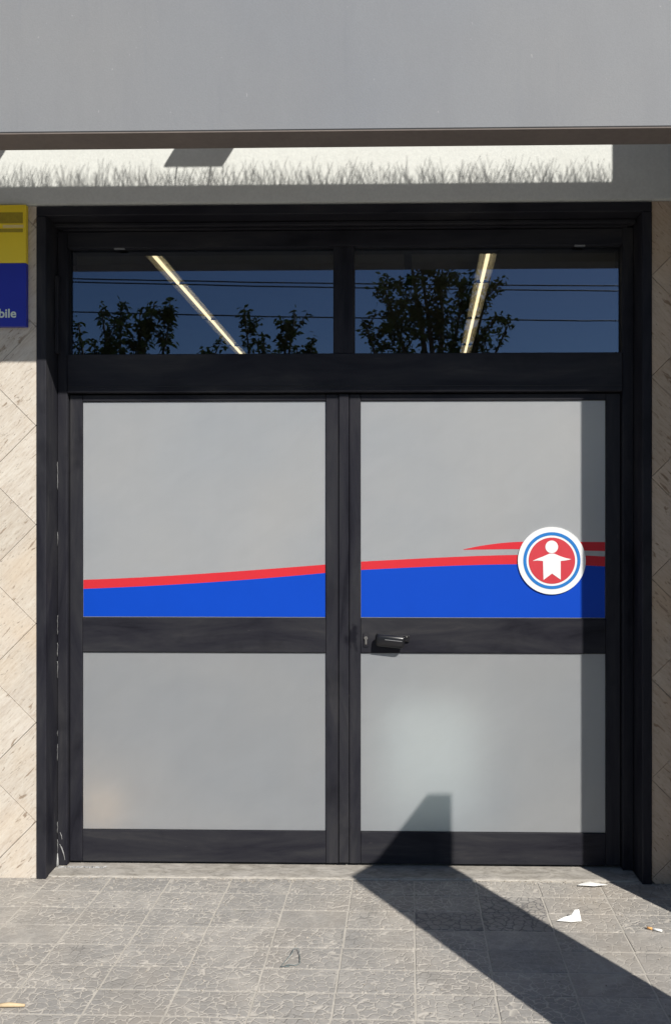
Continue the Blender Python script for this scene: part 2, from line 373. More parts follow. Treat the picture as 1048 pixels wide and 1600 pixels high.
# ------------------------------------------------------------------ setting: ground, road, rooms
FX0, FX1 = -1.4458, 1.0955          # outer edges of the black surround
FZ1 = 2.7976                              # its top
box('ground', -400, 400, -400, 60, -1.2, -0.19, M['asphalt']).__setitem__('kind', 'structure')
ps = box('pavement', -14, 14, -6.2, 0.10, -0.18, -0.0016, M['joint']); ps['kind'] = 'structure'
k = box('kerb', -14, 14, -6.35, -6.2, -0.185, -0.004, M['concrete'], bev=0.012); k['kind'] = 'structure'
rd = box('road', -60, 60, -13.0, -6.35, -0.3, -0.15, M['asphalt']); rd['kind'] = 'structure'
for i in range(9):
    ln = box('road_marking', -18+i*4.2, -16+i*4.2, -9.75, -9.62, -0.149, -0.146, M['road_paint']); ln['kind'] = 'structure'
fp = box('far_pavement', -60, 60, -16.0, -13.0, -0.3, -0.02, M['concrete']); fp['kind'] = 'structure'
th = box('threshold', FX0+0.03, FX1-0.04, -0.004, 0.22, -0.17, 0.005, M['stone'], bev=0.004); th['kind'] = 'structure'

# paving tiles, 25 x 13 cm, grid turned by a degree against the wall
PA = R(-1.2) ; pc, psn = math.cos(PA), math.sin(PA)
def tile_mesh(w_, d_, seed):
    rr = random.Random(seed); bm = bmesh.new()
    add_box(bm, -w_/2, w_/2, -d_/2, d_/2, -0.03, 0.0, bev=0.0012)
    for v in bm.verts:
        if v.co.z > -0.01: v.co.z += rr.uniform(-0.0006, 0.0006)
    me = bpy.data.meshes.new('paving_tile'); bm.to_mesh(me); bm.free(); return me
tmeshes = []
for s_ in range(6):
    me = tile_mesh(0.2460, 0.1280, s_); me.materials.append(M['paver']); tmeshes.append(me)
tsm = []
for s_ in range(3):
    me = tile_mesh(0.2460, 0.1280, 40+s_); me.materials.append(M['paver_smooth']); tsm.append(me)
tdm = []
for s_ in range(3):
    me = tile_mesh(0.2460, 0.1280, 60+s_); me.materials.append(M['paver_shade_grooves']); tdm.append(me)
rt = random.Random(3)
for j in range(17):
    for i in range(-8, 7):
        gx = 0.124 + 0.252*(i+0.5); gy = -0.0065 - 0.132*(j+0.5)
        x = gx*pc - gy*psn*1.0 + 0.0; y = gx*psn*0.25 + gy
        x = gx + gy*0.033; y = gy - gx*0.0085 - 0.006
        smooth = (i in (1, 2, 3) and j in (3, 4)) or (i in (2, 3, 4) and j in (5, 6, 7)) or (i <= -6 and rt.random() < 0.5) or rt.random() < 0.04
        shade_grooves = (i, j) in ((0, 2), (1, 1), (1, 2))  # tiles lying in the cast shadow get the grooves with painted shade
        o = bpy.data.objects.new('paving_tile', rt.choice(tdm if shade_grooves else tsm if smooth else tmeshes))
        col.objects.link(o); o.parent = ps
        o.location = Vector((x, y, rt.uniform(-0.0008, 0.0006))) - ps.location
        o.rotation_euler = (rt.uniform(-.003, .003), rt.uniform(-.003, .003), R(-0.8) + rt.uniform(-.003, .003))

# shop room behind the door
bm = bmesh.new()
add_box(bm, -4.1, -4.0, 0.25, 10, -0.1, 3.5); add_box(bm, 4.0, 4.1, 0.25, 10, -0.1, 3.5); add_box(bm, -4.1, 4.1, 10, 10.1, -0.1, 3.5)
rw = link('room_walls', bm, M['room']); rw['kind'] = 'structure'
rc = box('room_ceiling', -4.1, 4.1, 0.25, 10.1, 3.42, 3.52, M['room_ceiling']); rc['kind'] = 'structure'
rf = box('room_floor', -4.0, 4.0, 0.23, 10, -0.15, -0.001, M['room_floor']); rf['kind'] = 'structure'

# ------------------------------------------------------------------ walls
def diamond_wall(name, x0, x1, vx, vz, m, label, fz):
    t = thing(name, ((x0+x1)/2, 0.1, 0), label, 'wall')
    box('backing', x0, x1, 0.0, 0.25, -0.16, fz, M['grout'], t)
    h = 0.413/2; g = 0.0016
    k0 = int((x0-vx)/h)-2; k1 = int((x1-vx)/h)+2
    rr = random.Random(len(label))
    for a in range(k0, k1+1):
        for b in range(-14, 14):
            if (a+b) % 2: continue
            cx, cz = vx + a*h, vz + b*h
            # diamond centred half a step away from a lattice vertex
            cx += h
            P = [(cx-h+g, cz), (cx, cz-h+g), (cx+h-g, cz), (cx, cz+h-g)]
            P = clip(P, x0, x1, 0.0, fz)
            if len(P) < 3: continue
            ar = abs(sum(P[i-1][0]*P[i][1]-P[i][0]*P[i-1][1] for i in range(len(P))))/2
            if ar < 2e-4: continue
            prism('wall_slab', P, -0.022 + rr.uniform(-0.0012, 0.0012), 0.0005, m, t)
    return t
WZ = 2.8019
diamond_wall('travertine_wall', -4.1, FX0-0.002, -1.4502, 1.8873, M['trav_l'], 'sunlit cream travertine wall of diagonal slabs left of the black door', WZ)
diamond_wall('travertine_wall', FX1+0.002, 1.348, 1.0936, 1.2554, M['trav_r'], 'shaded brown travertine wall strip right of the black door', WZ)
lt = thing('lintel_wall', (0, 0.1, WZ), 'white rendered lintel with a sunlit band above the black door frame', 'wall')
box('render_face', -4.1, 1.347, -0.026, 0.25, WZ+0.001, 5.2, M['white_render'], lt, bev=0.012, seg=3)
wp = thing('wing_pillar', (1.55, -0.3, 0), 'square rendered pillar out beyond the right end of the shopfront', 'pillar')
box('shaft', 1.350, 1.80, -0.66, 0.25, -0.16, 5.2, M['fascia'], wp, bev=0.01)
box('plinth', 1.348, 1.802, -0.662, 0.252, -0.16, 0.12, M['stone'], wp)

wq = thing('wing_pillar', (-4.32, -0.2, 0), 'square rendered pillar out beyond the left end of the shopfront', 'pillar')
box('shaft', -4.54, -4.103, -0.66, 0.25, -0.16, 5.2, M['fascia'], wq, bev=0.01)
box('plinth', -4.542, -4.101, -0.662, 0.252, -0.16, 0.12, M['stone'], wq)
# ------------------------------------------------------------------ fascia beam with pigeon spikes
BZ0, BZ1 = 2.805, 3.412
fb = thing('fascia_beam', (-0.8, -0.58, BZ0), 'wide grey rendered beam hanging across the top in front of the door', 'beam')
box('beam_face', -4.1, 1.347, -0.638, -0.527, BZ0+0.004, BZ1, M['fascia'], fb, bev=0.004)
box('beam_back', -4.1, 1.346, -0.5265, -0.521, BZ0+0.004, BZ1-.003, M['soffit'], fb)
box('beam_underside', -4.1, 1.345, -0.637, -0.520, BZ0, BZ0+0.004, M['soffit'], fb)
rs = random.Random(11)
for i in range(16):
    bm = bmesh.new(); xa = -3.99 + i*0.332
    add_box(bm, xa, xa+0.322, -0.60, -0.55, BZ1+0.0005, BZ1+0.004)
    for k in range(170):
        bx = xa + 0.322*(k+0.5)/170 + rs.uniform(-.006, .006); by = rs.choice((-0.59, -0.575, -0.56))
        lean = rs.choice((-1, 1))*rs.uniform(0.12, 0.38); ly = rs.uniform(-0.35, 0.25); H = rs.uniform(0.085, 0.128)
        b0 = Vector((bx, by, BZ1+0.003)); mid = b0 + Vector((lean*H*0.4, ly*H*.5, H*0.55)); tp = b0 + Vector((lean*H*0.95 + rs.uniform(-.01,.01), ly*H, H))
        add_tube(bm, [b0, mid, tp], [0.0009, 0.0009, 0.0007], 3)
    link('spike_strip', bm, M['spike'], fb, origin=(xa+.16, -0.575, BZ1))
def bracket(xc, wd):
    b = box('bracket', xc-wd/2, xc+wd/2, -0.522, -0.024, 3.482, 3.494, M['galv'], fb, bev=0.003)
    for s in (-1, 1):
        bm = bmesh.new(); add_tube(bm, [(xc+s*.07, -.53, BZ1), (xc+s*.07, -.516, 3.486)], .003, 6); link('bracket_leg', bm, M['galv'], b)
bracket(-0.462, 0.245); bracket(-1.415, 0.245)

# ------------------------------------------------------------------ fixed door frame
df = thing('door_frame', ((FX0+FX1)/2, 0.05, 0), 'black steel door frame with a two pane transom around the double doors', 'door frame')
IL, IR = -1.4055, 1.0564
ZT = 2.758
box('surround_post', FX0, IL, -0.03, 0.20, -0.002, ZT, M['black_v'], df, bev=0.003)
box('surround_post', IR, FX1, -0.03, 0.20, -0.002, ZT, M['black_v'], df, bev=0.003)
box('surround_head', FX0, FX1, -0.03, 0.20, ZT+0.001, FZ1, M['black_h'], df, bev=0.003)
# inner frame steps
Y1 = 0.085
ZH1 = 2.7362
JL, JR = -1.3615, 1.0096
ZTR0 = 2.205; ZTR1 = 2.6637      # transom glass
ZD = 2.0392                                # underside of transom rail
box('head_step', IL+.001, IR-.001, 0.045, 0.20, ZH1+.004, ZT-.0005, M['black_h'], df, bev=0.004)
box('head_bead', IL+.03, IR-.03, 0.066, 0.0835, ZH1-.004, ZH1+.003, M['black_h'], df, bev=0.001)
box('jamb', IL+.001, JL, Y1, 0.20, 0.006, ZH1, M['black_v'], df, bev=0.003)
box('jamb', JR, IR-.001, Y1, 0.20, 0.006, ZH1, M['black_v'], df, bev=0.003)
box('hinge_strip', IL+.002, IL+.016, 0.055, 0.082, 2.2034, 2.536, M['black_v'], df, bev=0.002)
box('head_rail', JL+.001, JR-.001, Y1, 0.20, ZTR1, ZH1-.005, M['black_h'], df, bev=0.002)
box('transom_rail', JL+.001, JR-.001, Y1-0.004, 0.20, ZD, ZTR0, M['black_h'], df, bev=0.003)
box('rail_groove', JL+.002, JR-.002, Y1-0.006, Y1-0.0045, 2.0661-.002, 2.0661, M['dark_rubber'], df)
MU0, MU1 = -0.2163, -0.1287
box('mullion', MU0, MU1, Y1+.001, 0.20, ZTR0+.0005, ZTR1-.0005, M['black_v'], df, bev=0.002)
for a, b in ((JL+.002, MU0-.001), (MU1+.001, JR-.002)):
    p = box('transom_pane', a, b, 0.117, 0.121, ZTR0-.002, ZTR1+.002, M['window'], df)
    bm = bmesh.new()
    for (u0, u1, v0, v1) in ((a, b, ZTR1-.002, ZTR1+.001), (a, b, ZTR0-.001, ZTR0+.002), (a, a+.002, ZTR0+.002, ZTR1-.002), (b-.002, b, ZTR0+.002, ZTR1-.002)):
        add_box(bm, u0, u1, 0.113, 0.1165, v0, v1)
    link('glazing_bead', bm, M['dark_rubber'], p)
    p2 = box('clip', a+.20 if a < MU0 else b-.20, a+.245 if a < MU0 else b-.155, 0.088, 0.0955, ZTR1-.007, ZTR1-.0005, M['galv'], p)
# caulk line running down the inside corner, uneven
bm = bmesh.new(); rk = random.Random(5); z = 0.012
while z < 1.95:
    ln_ = rk.uniform(0.03, 0.16)
    if rk.random() < (0.75 if z < 1.0 else 0.5):
        pts = []; zz = z
        while zz < z+ln_: pts.append((IL+.003+rk.uniform(-.0012, .0012), Y1-.002, zz)); zz += 0.012
        if len(pts) > 1: add_tube(bm, pts, [rk.uniform(.0003, .0010) for _ in pts], 5)
    z += ln_ + rk.uniform(0, .03)
add_tube(bm, [(IL+.004, Y1-.006, 0.006), (IL+.004, Y1-.004, 0.03), (IL+.003, Y1-.002, 0.06)], [.007, .004, .0015], 7)
link('caulk_bead', bm, M['caulk'], df, smooth=True)
bm = bmesh.new()
for (sx, ex, zz, dz) in ((0.012, 0.03, 0.10, -0.05), (0.014, 0.022, 0.15, -0.03), (0.02, 0.035, 0.09, -0.06)):
    add_tube(bm, [(IL+sx, Y1-.002, zz), (IL+(sx+ex)/2+.003, Y1-.004, zz+dz*.5), (IL+ex, Y1-.002, zz+dz)], [.0008, .0014, .0006], 4)
link('paint_scrape', bm, M['caulk'], df)
bm = bmesh.new(); rk = random.Random(8); x = IL+.01
while x < IL+.21:
    r = rk.uniform(.002, .005); add_tube(bm, [(x, 0.075+rk.uniform(-.01,.006), 0.0052), (x+r*2, 0.072+rk.uniform(-.01, .008), 0.0075)], [r, r*.6], 6); x += r*1.8
link('mortar_smear', bm, M['caulk'], th)
bm = bmesh.new(); x = FX0+.05; pts = []; rr_ = []
while x < FX1-.06:
    pts.append((x, -.0075+rk.uniform(-.0025, .002), .0003)); rr_.append(rk.uniform(.0015, .0055)); x += rk.uniform(.006, .02)
add_tube(bm, pts, rr_, 6); link('mortar_line', bm, M['joint'], th, smooth=True)

# ------------------------------------------------------------------ the two door leaves
YL = 0.105                                               # front of the stiles
YP = 0.1135                                               # front of the panes
ZB = 0.0172; ZTOP = 2.0337
Zm1, Zm0 = 1.0708, 0.9223
Zt = 2.0062; Zb = 0.1534
def film_pane(x0, x1, z0, z1, parent, fm='film'):
    bm = bmesh.new(); add_box(bm, x0, x1, YP, YP+.006, z0, z1); bm.faces.ensure_lookup_table()
    for f in bm.faces: f.material_index = 0 if f.normal.y < -0.9 else 1
    bm.normal_update()
    for f in bm.faces: f.material_index = 0 if f.normal.y < -0.9 else 1
    o = link('glass_pane', bm, [M[fm], M['clear']], parent, origin=((x0+x1)/2, YP, z0))
    for (n, a, b, c, d) in (('top', x0, x1, z1-.0015, z1), ('foot', x0, x1, z0, z0+.0015)):
        box('pane_gasket', a, b, YP-.004, YP-.0005, c, d, M['dark_rubber'], o)
    return o
def leaf(x0, x1, gx0, gx1, label):
    t = thing('door_leaf', ((x0+x1)/2, YL, 0.006), label, 'door')
    box('stile', x0, gx0, YL, YL+.045, ZB, ZTOP, M['black_v'], t, bev=0.0025)
    box('stile', gx1, x1, YL, YL+.045, ZB, ZTOP, M['black_v'], t, bev=0.0025)
    for a, b in ((Zt, ZTOP), (Zm0, Zm1), (ZB, Zb)):
        box('rail', gx0+.0008, gx1-.0008, YL+.0012, YL+.045, a, b, M['black_h'], t, bev=0.002)
    pu = film_pane(gx0+.001, gx1-.001, Zm1+.0005, Zt-.0005, t)
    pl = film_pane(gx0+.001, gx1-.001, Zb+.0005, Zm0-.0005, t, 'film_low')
    return t, pu, pl
LG0, LG1 = -1.3039, -0.2506
RG0, RG1 = -0.1019, 0.9449
LX1 = -0.1969; RX0 = -0.1501
l1, lpu, lpl = leaf(JL+.003, LX1, LG0, LG1, 'left black door leaf with two frosted panes and a rising blue and red stripe')
l2, rpu, rpl = leaf(RX0, JR-.003, RG0, RG1, 'right black door leaf with lever handle and round white emblem of a figure')
box('meeting_strip', LX1+.002, RX0-.002, YL-.006, YL+.04, ZB+.004, ZTOP, M['black_v'], l2, bev=0.003)
YD = YP-.0006
def stripe(name, top, bot, m, parent):
    """top and bottom edges: lists of x,z"""
    prism(name, [p for p in top] + [p for p in reversed(bot)], YD, YP-.0001, m, parent)
def curve(f, x0, x1, n=24): return [(x0+(x1-x0)*i/n, f(x0+(x1-x0)*i/n)) for i in range(n+1)]
def fit(pts):
    """smooth curve through measured x,z points (Lagrange up to 4 points)"""
    def f(x):
        s = 0
        for i, (xi, zi) in enumerate(pts):
            t = zi
            for j, (xj, zj) in enumerate(pts):
                if i != j: t *= (x-xj)/(xi-xj)
            s += t
        return s
    return f
yd = 0.1135
lt_ = fit([(-1.3071, 1.2336), (-0.9695, 1.2493), (-0.6082, 1.2734), (-0.2512, 1.3014)]) if True else None
lb_ = fit([(-1.3071, 1.1947), (-0.9695, 1.2106), (-0.6082, 1.2347), (-0.2512, 1.2655)])
a0, a1 = LG0+.002, LG1-.002
stripe('red_stripe', curve(lt_, a0, a1), curve(lb_, a0, a1), M['red'], lpu)
stripe('blue_band', curve(lambda x: lb_(x)-.0002, a0, a1), [(a0, Zm1+.004), (a1, Zm1+.004)], M['blue'], lpu)
rt_ = fit([(-0.1022, 1.314), (0.2472, 1.3322), (0.5761, 1.3435), (0.9418, 1.337)])
rb_ = fit([(-0.1022, 1.2782), (0.2472, 1.2951), (0.5761, 1.3037), (0.9418, 1.2946)])
b0, b1 = RG0+.002, RG1-.002
stripe('red_stripe', curve(rt_, b0, b1), curve(rb_, b0, b1), M['red'], rpu)
stripe('blue_band', curve(lambda x: rb_(x)-.0002, b0, b1), [(b0, Zm1+.004), (b1, Zm1+.004)], M['blue'], rpu)
st_ = fit([(0.3378, 1.3667), (0.4666, 1.3901), (0.6308, 1.4004)])
s0, s1, s2 = 0.3378, 0.6308, b1
top = curve(st_, s0, s1, 14) + [(s2, 1.3987)]
bot = [(s0+.004, 1.3653), (0.5487, 1.3682), (s2, 1.3603)]
stripe('red_swoosh', top, bot, M['red'], rpu)
stripe('pale_stripe', [(0.346, 1.3637), (0.5487, 1.3666), (s2, 1.3587)],
       [(0.346, 1.3598), (0.5761, 1.3463), (s2, 1.3398)], M['disc_white'], rpu) if False else None
# emblem: white disc standing 8 mm off the pane
ye = 0.1070
ex, ez = 0.7155, 1.3193
pm = 0.00275                        # metres per photo pixel there
em = prism('emblem', circle(ex, ez, 52.5*pm, 72), ye, YD-.0002, M['disc_white'], l2)
bm = bmesh.new()
n = 72; yo, yi = ye-.0008, ye-.0001
for i in range(n):
    q = []
    for (r, y_) in ((44.3*pm, yo), (39.3*pm, yo)):
        for kk in (i, i+1):
            an = 2*math.pi*kk/n; q.append((ex+r*math.cos(an), y_, ez+r*math.sin(an)))
    va = [bm.verts.new(p) for p in (q[0], q[1], q[3], q[2])]; vb = [bm.verts.new((v.co.x, yi, v.co.z)) for v in va]
    bm.faces.new(va); bm.faces.new((va[0], vb[0], vb[1], va[1])); bm.faces.new((va[3], va[2], vb[2], vb[3]))
bmesh.ops.remove_doubles(bm, verts=bm.verts, dist=1e-5); bmesh.ops.recalc_face_normals(bm, faces=bm.faces)
link('ring', bm, M['disc_blue'], em, origin=(ex, yo, ez))
prism('red_disc', circle(ex, ez+.0, 36*pm, 64), ye-.0008, ye-.0001, M['disc_red'], em)
def P(dx, dy): return (ex+dx*pm, ez-dy*pm)
fig = [P(-3.5, -11), P(3.5, -11), P(14, -6.5), P(22, -4), P(30, -2.2), P(22, -.5), P(13.5, .5), P(13.6, 29.5), P(0.2, 20), P(-13, 30), P(-13.8, .5), P(-23, -.3), P(-30, .5), P(-22, -3.3), P(-14, -6.3)]
prism('figure_body', fig, ye-.0016, ye-.0009, M['disc_white'], em)
prism('figure_head', circle(ex-.3*pm, ez+21.5*pm, 9.8*pm, 32), ye-.0016, ye-.0009, M['disc_white'], em)
# handle and lock
yh = 0.105
hx0, hx1 = -0.0356, 0.0867
hz = 0.9806
bm = bmesh.new()
rot = Matrix.Rotation(R(6), 3, 'Y')
add_box(bm, -0.0331, 0.1091, yh-.010, yh, 0.976, 1.0034, bev=.003, seg=2, rot=Matrix.Rotation(R(4), 3, 'Y'))
hd = link('door_handle', bm, M['handle'], l2)
bm = bmesh.new(); add_box(bm, hx0, hx1, 0.066, 0.088, hz-.030, hz+.022, bev=.012, seg=3, rot=rot)
link('lever', bm, M['handle'], hd, smooth=True)
bm = bmesh.new(); add_tube(bm, [(-0.0166, 0.085, hz+.008), (-0.0166, 0.100, hz+.012)], .010, 12); link('spindle', bm, M['handle'], hd, smooth=True)
bm = bmesh.new(); add_box(bm, 0.0025, 0.0756, 0.0645, 0.067, hz-.001, hz+.002, bev=.0006, rot=rot); link('lever_rib', bm, M['galv'], hd)
for px_ in (0.0518, 0.0956):
    bm = bmesh.new(); add_tube(bm, [(px_, yh-.014, 0.9938), (px_, yh-.009, 0.9938)], .003, 8); link('screw', bm, M['steel'], hd)
lx = -0.0785; lz = 0.9785
bm = bmesh.new(); add_box(bm, lx-.011, lx+.011, yh-.0025, yh, lz-.030, lz+.030, bev=.002)
lk = link('lock_plate', bm, M['black_h'], l2)
bm = bmesh.new(); add_tube(bm, [(lx, yh-.0075, lz+.008), (lx, yh-.002, lz+.008)], .0075, 14); add_box(bm, lx-.0045, lx+.0045, yh-.0072, yh-.002, lz-.020, lz+.006, bev=.002)
link('lock_cylinder', bm, M['steel'], lk)
bm = bmesh.new(); add_box(bm, lx-.001, lx+.001, yh-.0082, yh-.0076, lz+.003, lz+.013); link('keyhole', bm, M['dark_rubber'], lk)

# ------------------------------------------------------------------ sign on the left wall
sx1 = -1.482; sz0 = 2.2954; szm = 2.5582; sz1 = WZ-.002
sg = thing('shop_sign', (sx1-.3, -.03, sz0), 'yellow and blue sign board with white letters at the top of the left wall', 'sign')
box('yellow_panel', sx1-.62, sx1, -.045, -.0235, szm+.0005, sz1, M['yellow'], sg, bev=.0015)
bp = box('blue_panel', sx1-.62, sx1+.001, -.0455, -.0235, sz0, szm, M['navy'], sg, bev=.0015)
box('printed_box', sx1-.5, -1.4949, -.0462, -.0452, 2.7226, 2.7677, M['olive'], sg)
box('printed_bar', -1.5779, -1.4922, -.0462, -.0452, 2.7041, 2.716, M['cream'], sg)
box('printed_box', sx1-.5, -1.4949, -.0462, -.0452, 2.6855, 2.7001, M['olive'], sg)
fc = bpy.data.curves.new('lettering', 'FONT'); fc.body = 'bile'; fc.size = 0.052; fc.extrude = 0.0006; fc.offset = 0.0011
fo = bpy.data.objects.new('tmp_text', fc); col.objects.link(fo)
dg = bpy.context.evaluated_depsgraph_get(); tm = bpy.data.meshes.new_from_object(fo.evaluated_get(dg))
bpy.data.objects.remove(fo)
bm = bmesh.new(); bm.from_mesh(tm); bpy.data.meshes.remove(tm)
bmesh.ops.rotate(bm, verts=bm.verts, cent=(0, 0, 0), matrix=Matrix.Rotation(R(90), 3, 'X'))
xs = [v.co.x for v in bm.verts]; zs = [v.co.z for v in bm.verts]
tw = 0.0722; thh = 0.0371
for v in bm.verts:
    v.co.x = -1.5939 + (v.co.x-min(xs))/(max(xs)-min(xs))*tw
    v.co.z = 2.3313 + (v.co.z-min(zs))/(max(zs)-min(zs))*thh
    v.co.y = v.co.y - .0464
link('lettering', bm, M['letter'], bp)

# ------------------------------------------------------------------ litter on the pavement
def sheet(name, pts, th_, m, label, cat):
    """a creased scrap: outline points x,y,z pushed down by its thickness, with a raised middle"""
    bm = bmesh.new(); n = len(pts)
    cx = [sum(p[i] for p in pts)/n for i in range(3)]
    top = [bm.verts.new(p) for p in pts]; c = bm.verts.new((cx[0], cx[1], cx[2]+.003))
    lo = [bm.verts.new((p[0], p[1], p[2]-th_)) for p in pts]; cl = bm.verts.new((cx[0], cx[1], cx[2]+.003-th_))
    for i in range(n):
        j = (i+1) % n
        bm.faces.new((top[i], top[j], c)); bm.faces.new((lo[j], lo[i], cl)); bm.faces.new((top[j], top[i], lo[i], lo[j]))
    bmesh.ops.recalc_face_normals(bm, faces=bm.faces)
    return tag(link(name, bm, m, origin=(cx[0], cx[1], 0)), label, cat)
sheet('paper_scrap', [(0.640, -0.345, .006), (0.690, -0.352, .006), (0.730, -0.348, .007), (0.727, -0.322, .038), (0.712, -0.318, .034), (0.695, -0.331, .021), (0.67, -0.336, .016)], .0006, M['paper'], 'folded triangular white paper scrap standing on the tiles beside the shadow', 'paper')
sheet('paper_scrap', [(0.785, -0.060, .009), (0.85, -0.070, .010), (0.905, -0.062, .013), (0.885, -0.048, .010), (0.84, -0.036, .012), (0.80, -0.046, .009)], .0006, M['paper'], 'flat torn white paper strip lying along the door threshold on the right', 'paper')
cb = thing('cigarette_butt', (0.985, -0.39, 0), 'small cigarette butt with orange tip on the tiles at far right', 'cigarette butt')
bm = bmesh.new(); add_tube(bm, [(0.975, -0.398, .006), (1.005, -0.412, .006)], .0042, 10); link('paper_tube', bm, M['paper'], cb, smooth=True)
bm = bmesh.new(); add_tube(bm, [(0.958, -0.389, .006), (0.9745, -0.3975, .006)], .0043, 10); link('filter_tip', bm, M['filter'], cb, smooth=True)
bm = bmesh.new(); add_tube(bm, [(-1.19, -0.905, .008), (-1.15, -0.90, .009), (-1.10, -0.899, .007)], [.005, .007, .004], 7)
tag(link('wood_splinter', bm, M['wood_bit'], smooth=True), 'pale dry wood splinter on the tiles at the lower left edge', 'wood splinter')
bm = bmesh.new()
def W2(x, y, z=.005): return (x, y, z)
add_tube(bm, [W2(-.316,-.665), W2(-.345,-.668), W2(-.335,-.64), W2(-.318,-.60,.009), W2(-.31,-.565,.012), W2(-.298,-.56,.009), W2(-.288,-.60), W2(-.283,-.645), W2(-.296,-.66), W2(-.318,-.655), W2(-.33,-.66)], .0014, 6)
tag(link('wire_scrap', bm, M['wire_m'], smooth=True), 'thin bent loop of dark wire lying on the tiles below the doors', 'wire')

bm = bmesh.new(); rg = random.Random(31)
for k in range(420):
    if rg.random() < .6: x, y = rg.uniform(-1.38, 1.0), -0.008 - abs(rg.gauss(0, .022))
    else: x, y = rg.uniform(-1.35, 1.0), rg.uniform(-1.0, 0)
    s = rg.uniform(.0012, .0035)
    add_tube(bm, [(x, y, s*.5), (x+rg.uniform(.6, 2)*s, y+rg.uniform(-1, 1)*s, s*.8)], [s*.8, s*.4], 4)
gr = link('grit', bm, M['grit']); gr['kind'] = 'stuff'
# ------------------------------------------------------------------ things just inside the frosted doors
b1_ = box('storage_box', -0.0089, 0.4053, 0.215, 0.50, 0.0, 0.7177, M['box_white'], bev=0.01)
tag(b1_, 'white box standing close behind the lower frosted pane of the right door', 'box')
b2_ = box('storage_box', -1.4579, -1.1224, 0.185, 0.42, 0.0, 0.3349, M['box_card'], bev=0.02)
tag(b2_, 'low brown cardboard box behind the bottom left corner of the left door', 'box')

# ------------------------------------------------------------------ ceiling lights in the shop
def light_fixture(x, y, ang, label):
    t = thing('ceiling_light', (x, y, 3.3), label, 'ceiling light', 'tube lights in two rows on the shop ceiling')
    t.rotation_euler = (0, 0, ang)
    def lp(name, bm, m, sm=False):
        me = bpy.data.meshes.new(name); bm.to_mesh(me); bm.free(); me.materials.append(m)
        if sm:
            for p in me.polygons: p.use_smooth = True
        o = bpy.data.objects.new(name, me); col.objects.link(o); o.parent = t; return o
    bm = bmesh.new(); Ln = 1.097
    prof = [(-.062, 0.0), (-.058, -.002), (-.03, .010), (.03, .010), (.058, -.002), (.062, 0.0), (.05, .016), (-.05, .016)]
    a = [bm.verts.new((p, 0, q)) for p, q in prof]; b = [bm.verts.new((p, Ln, q)) for p, q in prof]
    for i in range(8): bm.faces.new((a[i], a[(i+1) % 8], b[(i+1) % 8], b[i]))
    bmesh.ops.recalc_face_normals(bm, faces=bm.faces); lp('reflector', bm, M['fixture'])
    bm = bmesh.new(); add_tube(bm, [(0, .007, 0), (0, Ln-.007, 0)], .0125, 10); lp('tube', bm, M['tube'], True)
    for yy in (0.0, Ln-.006):
        bm = bmesh.new(); add_prism(bm, [(-.064, -.003), (-.058, -.005), (-.03, -.0075), (.03, -.0075), (.058, -.005), (.064, -.003), (.052, .018), (-.052, .018)], yy, yy+.006); bmesh.ops.recalc_face_normals(bm, faces=bm.faces); lp('end_cap', bm, M['dark_rubber'])
    bm = bmesh.new(); add_tube(bm, [(0, .5, .016), (0, .5, .121)], .006, 6); lp('hanger', bm, M['galv'])
    return t
names = ['nearest', 'second', 'third', 'fourth', 'fifth']
dy0 = 2.77
for i in range(5):
    y = dy0 - 1.1 + 1.1*i
    light_fixture(-1.575+.004*i, y, 0, '%s lit tube light of the left row on the shop ceiling' % names[i])
    light_fixture(0.682+.058*i, y, R(-3.0), '%s lit tube light of the right row on the shop ceiling' % names[i])

hp = box('hanging_duct', 0.1366, 0.1896, 2.2, 2.25, 3.0914, 3.419, M['dark_rubber'])
tag(hp, 'short black duct hanging from the shop ceiling behind the right transom pane', 'duct')
# ------------------------------------------------------------------ street side: added shadow blocker, trees, wires
blk = thing('shadow_blocker', (1.119, -1.497, 0), 'added unseen cabinet with a slanting top casting the long shadow across the tiles', 'blocker')  # added off view; made up to cast the long shadow, outline shaped to it
def blocker_part(name, pts, d0, d1, m):
    # outline across the sun's direction, so u runs along the shadow's width
    u = Vector((sun_h.y*-1, sun_h.x, 0)).normalized()
    bm = bmesh.new(); add_prism(bm, pts, d0, d1); bmesh.ops.recalc_face_normals(bm, faces=bm.faces)
    bmesh.ops.rotate(bm, verts=bm.verts, cent=(0, 0, 0), matrix=Matrix.Rotation(math.atan2(u.y, u.x), 3, 'Z'))
    me = bpy.data.meshes.new(name); bm.to_mesh(me); bm.free(); me.materials.append(m)
    o = bpy.data.objects.new(name, me); col.objects.link(o); o.parent = blk; return o
blocker_part('body', [(-.212, 0.06), (.203, 0.06), (.203, 1.865), (.118, 1.915), (-.062, 1.74), (-.212, 1.69)], -.05, .05, M['blocker'])
blocker_part('foot', [(-.214, -0.004), (.205, -0.004), (.205, 0.06), (-.214, 0.06)], -.06, .06, M['concrete'])
blocker_part('blocker_panel', [(-.17, 0.3), (.17, 0.3), (.17, 1.45), (-.17, 1.45)], -.054, -.0505, M['galv'])

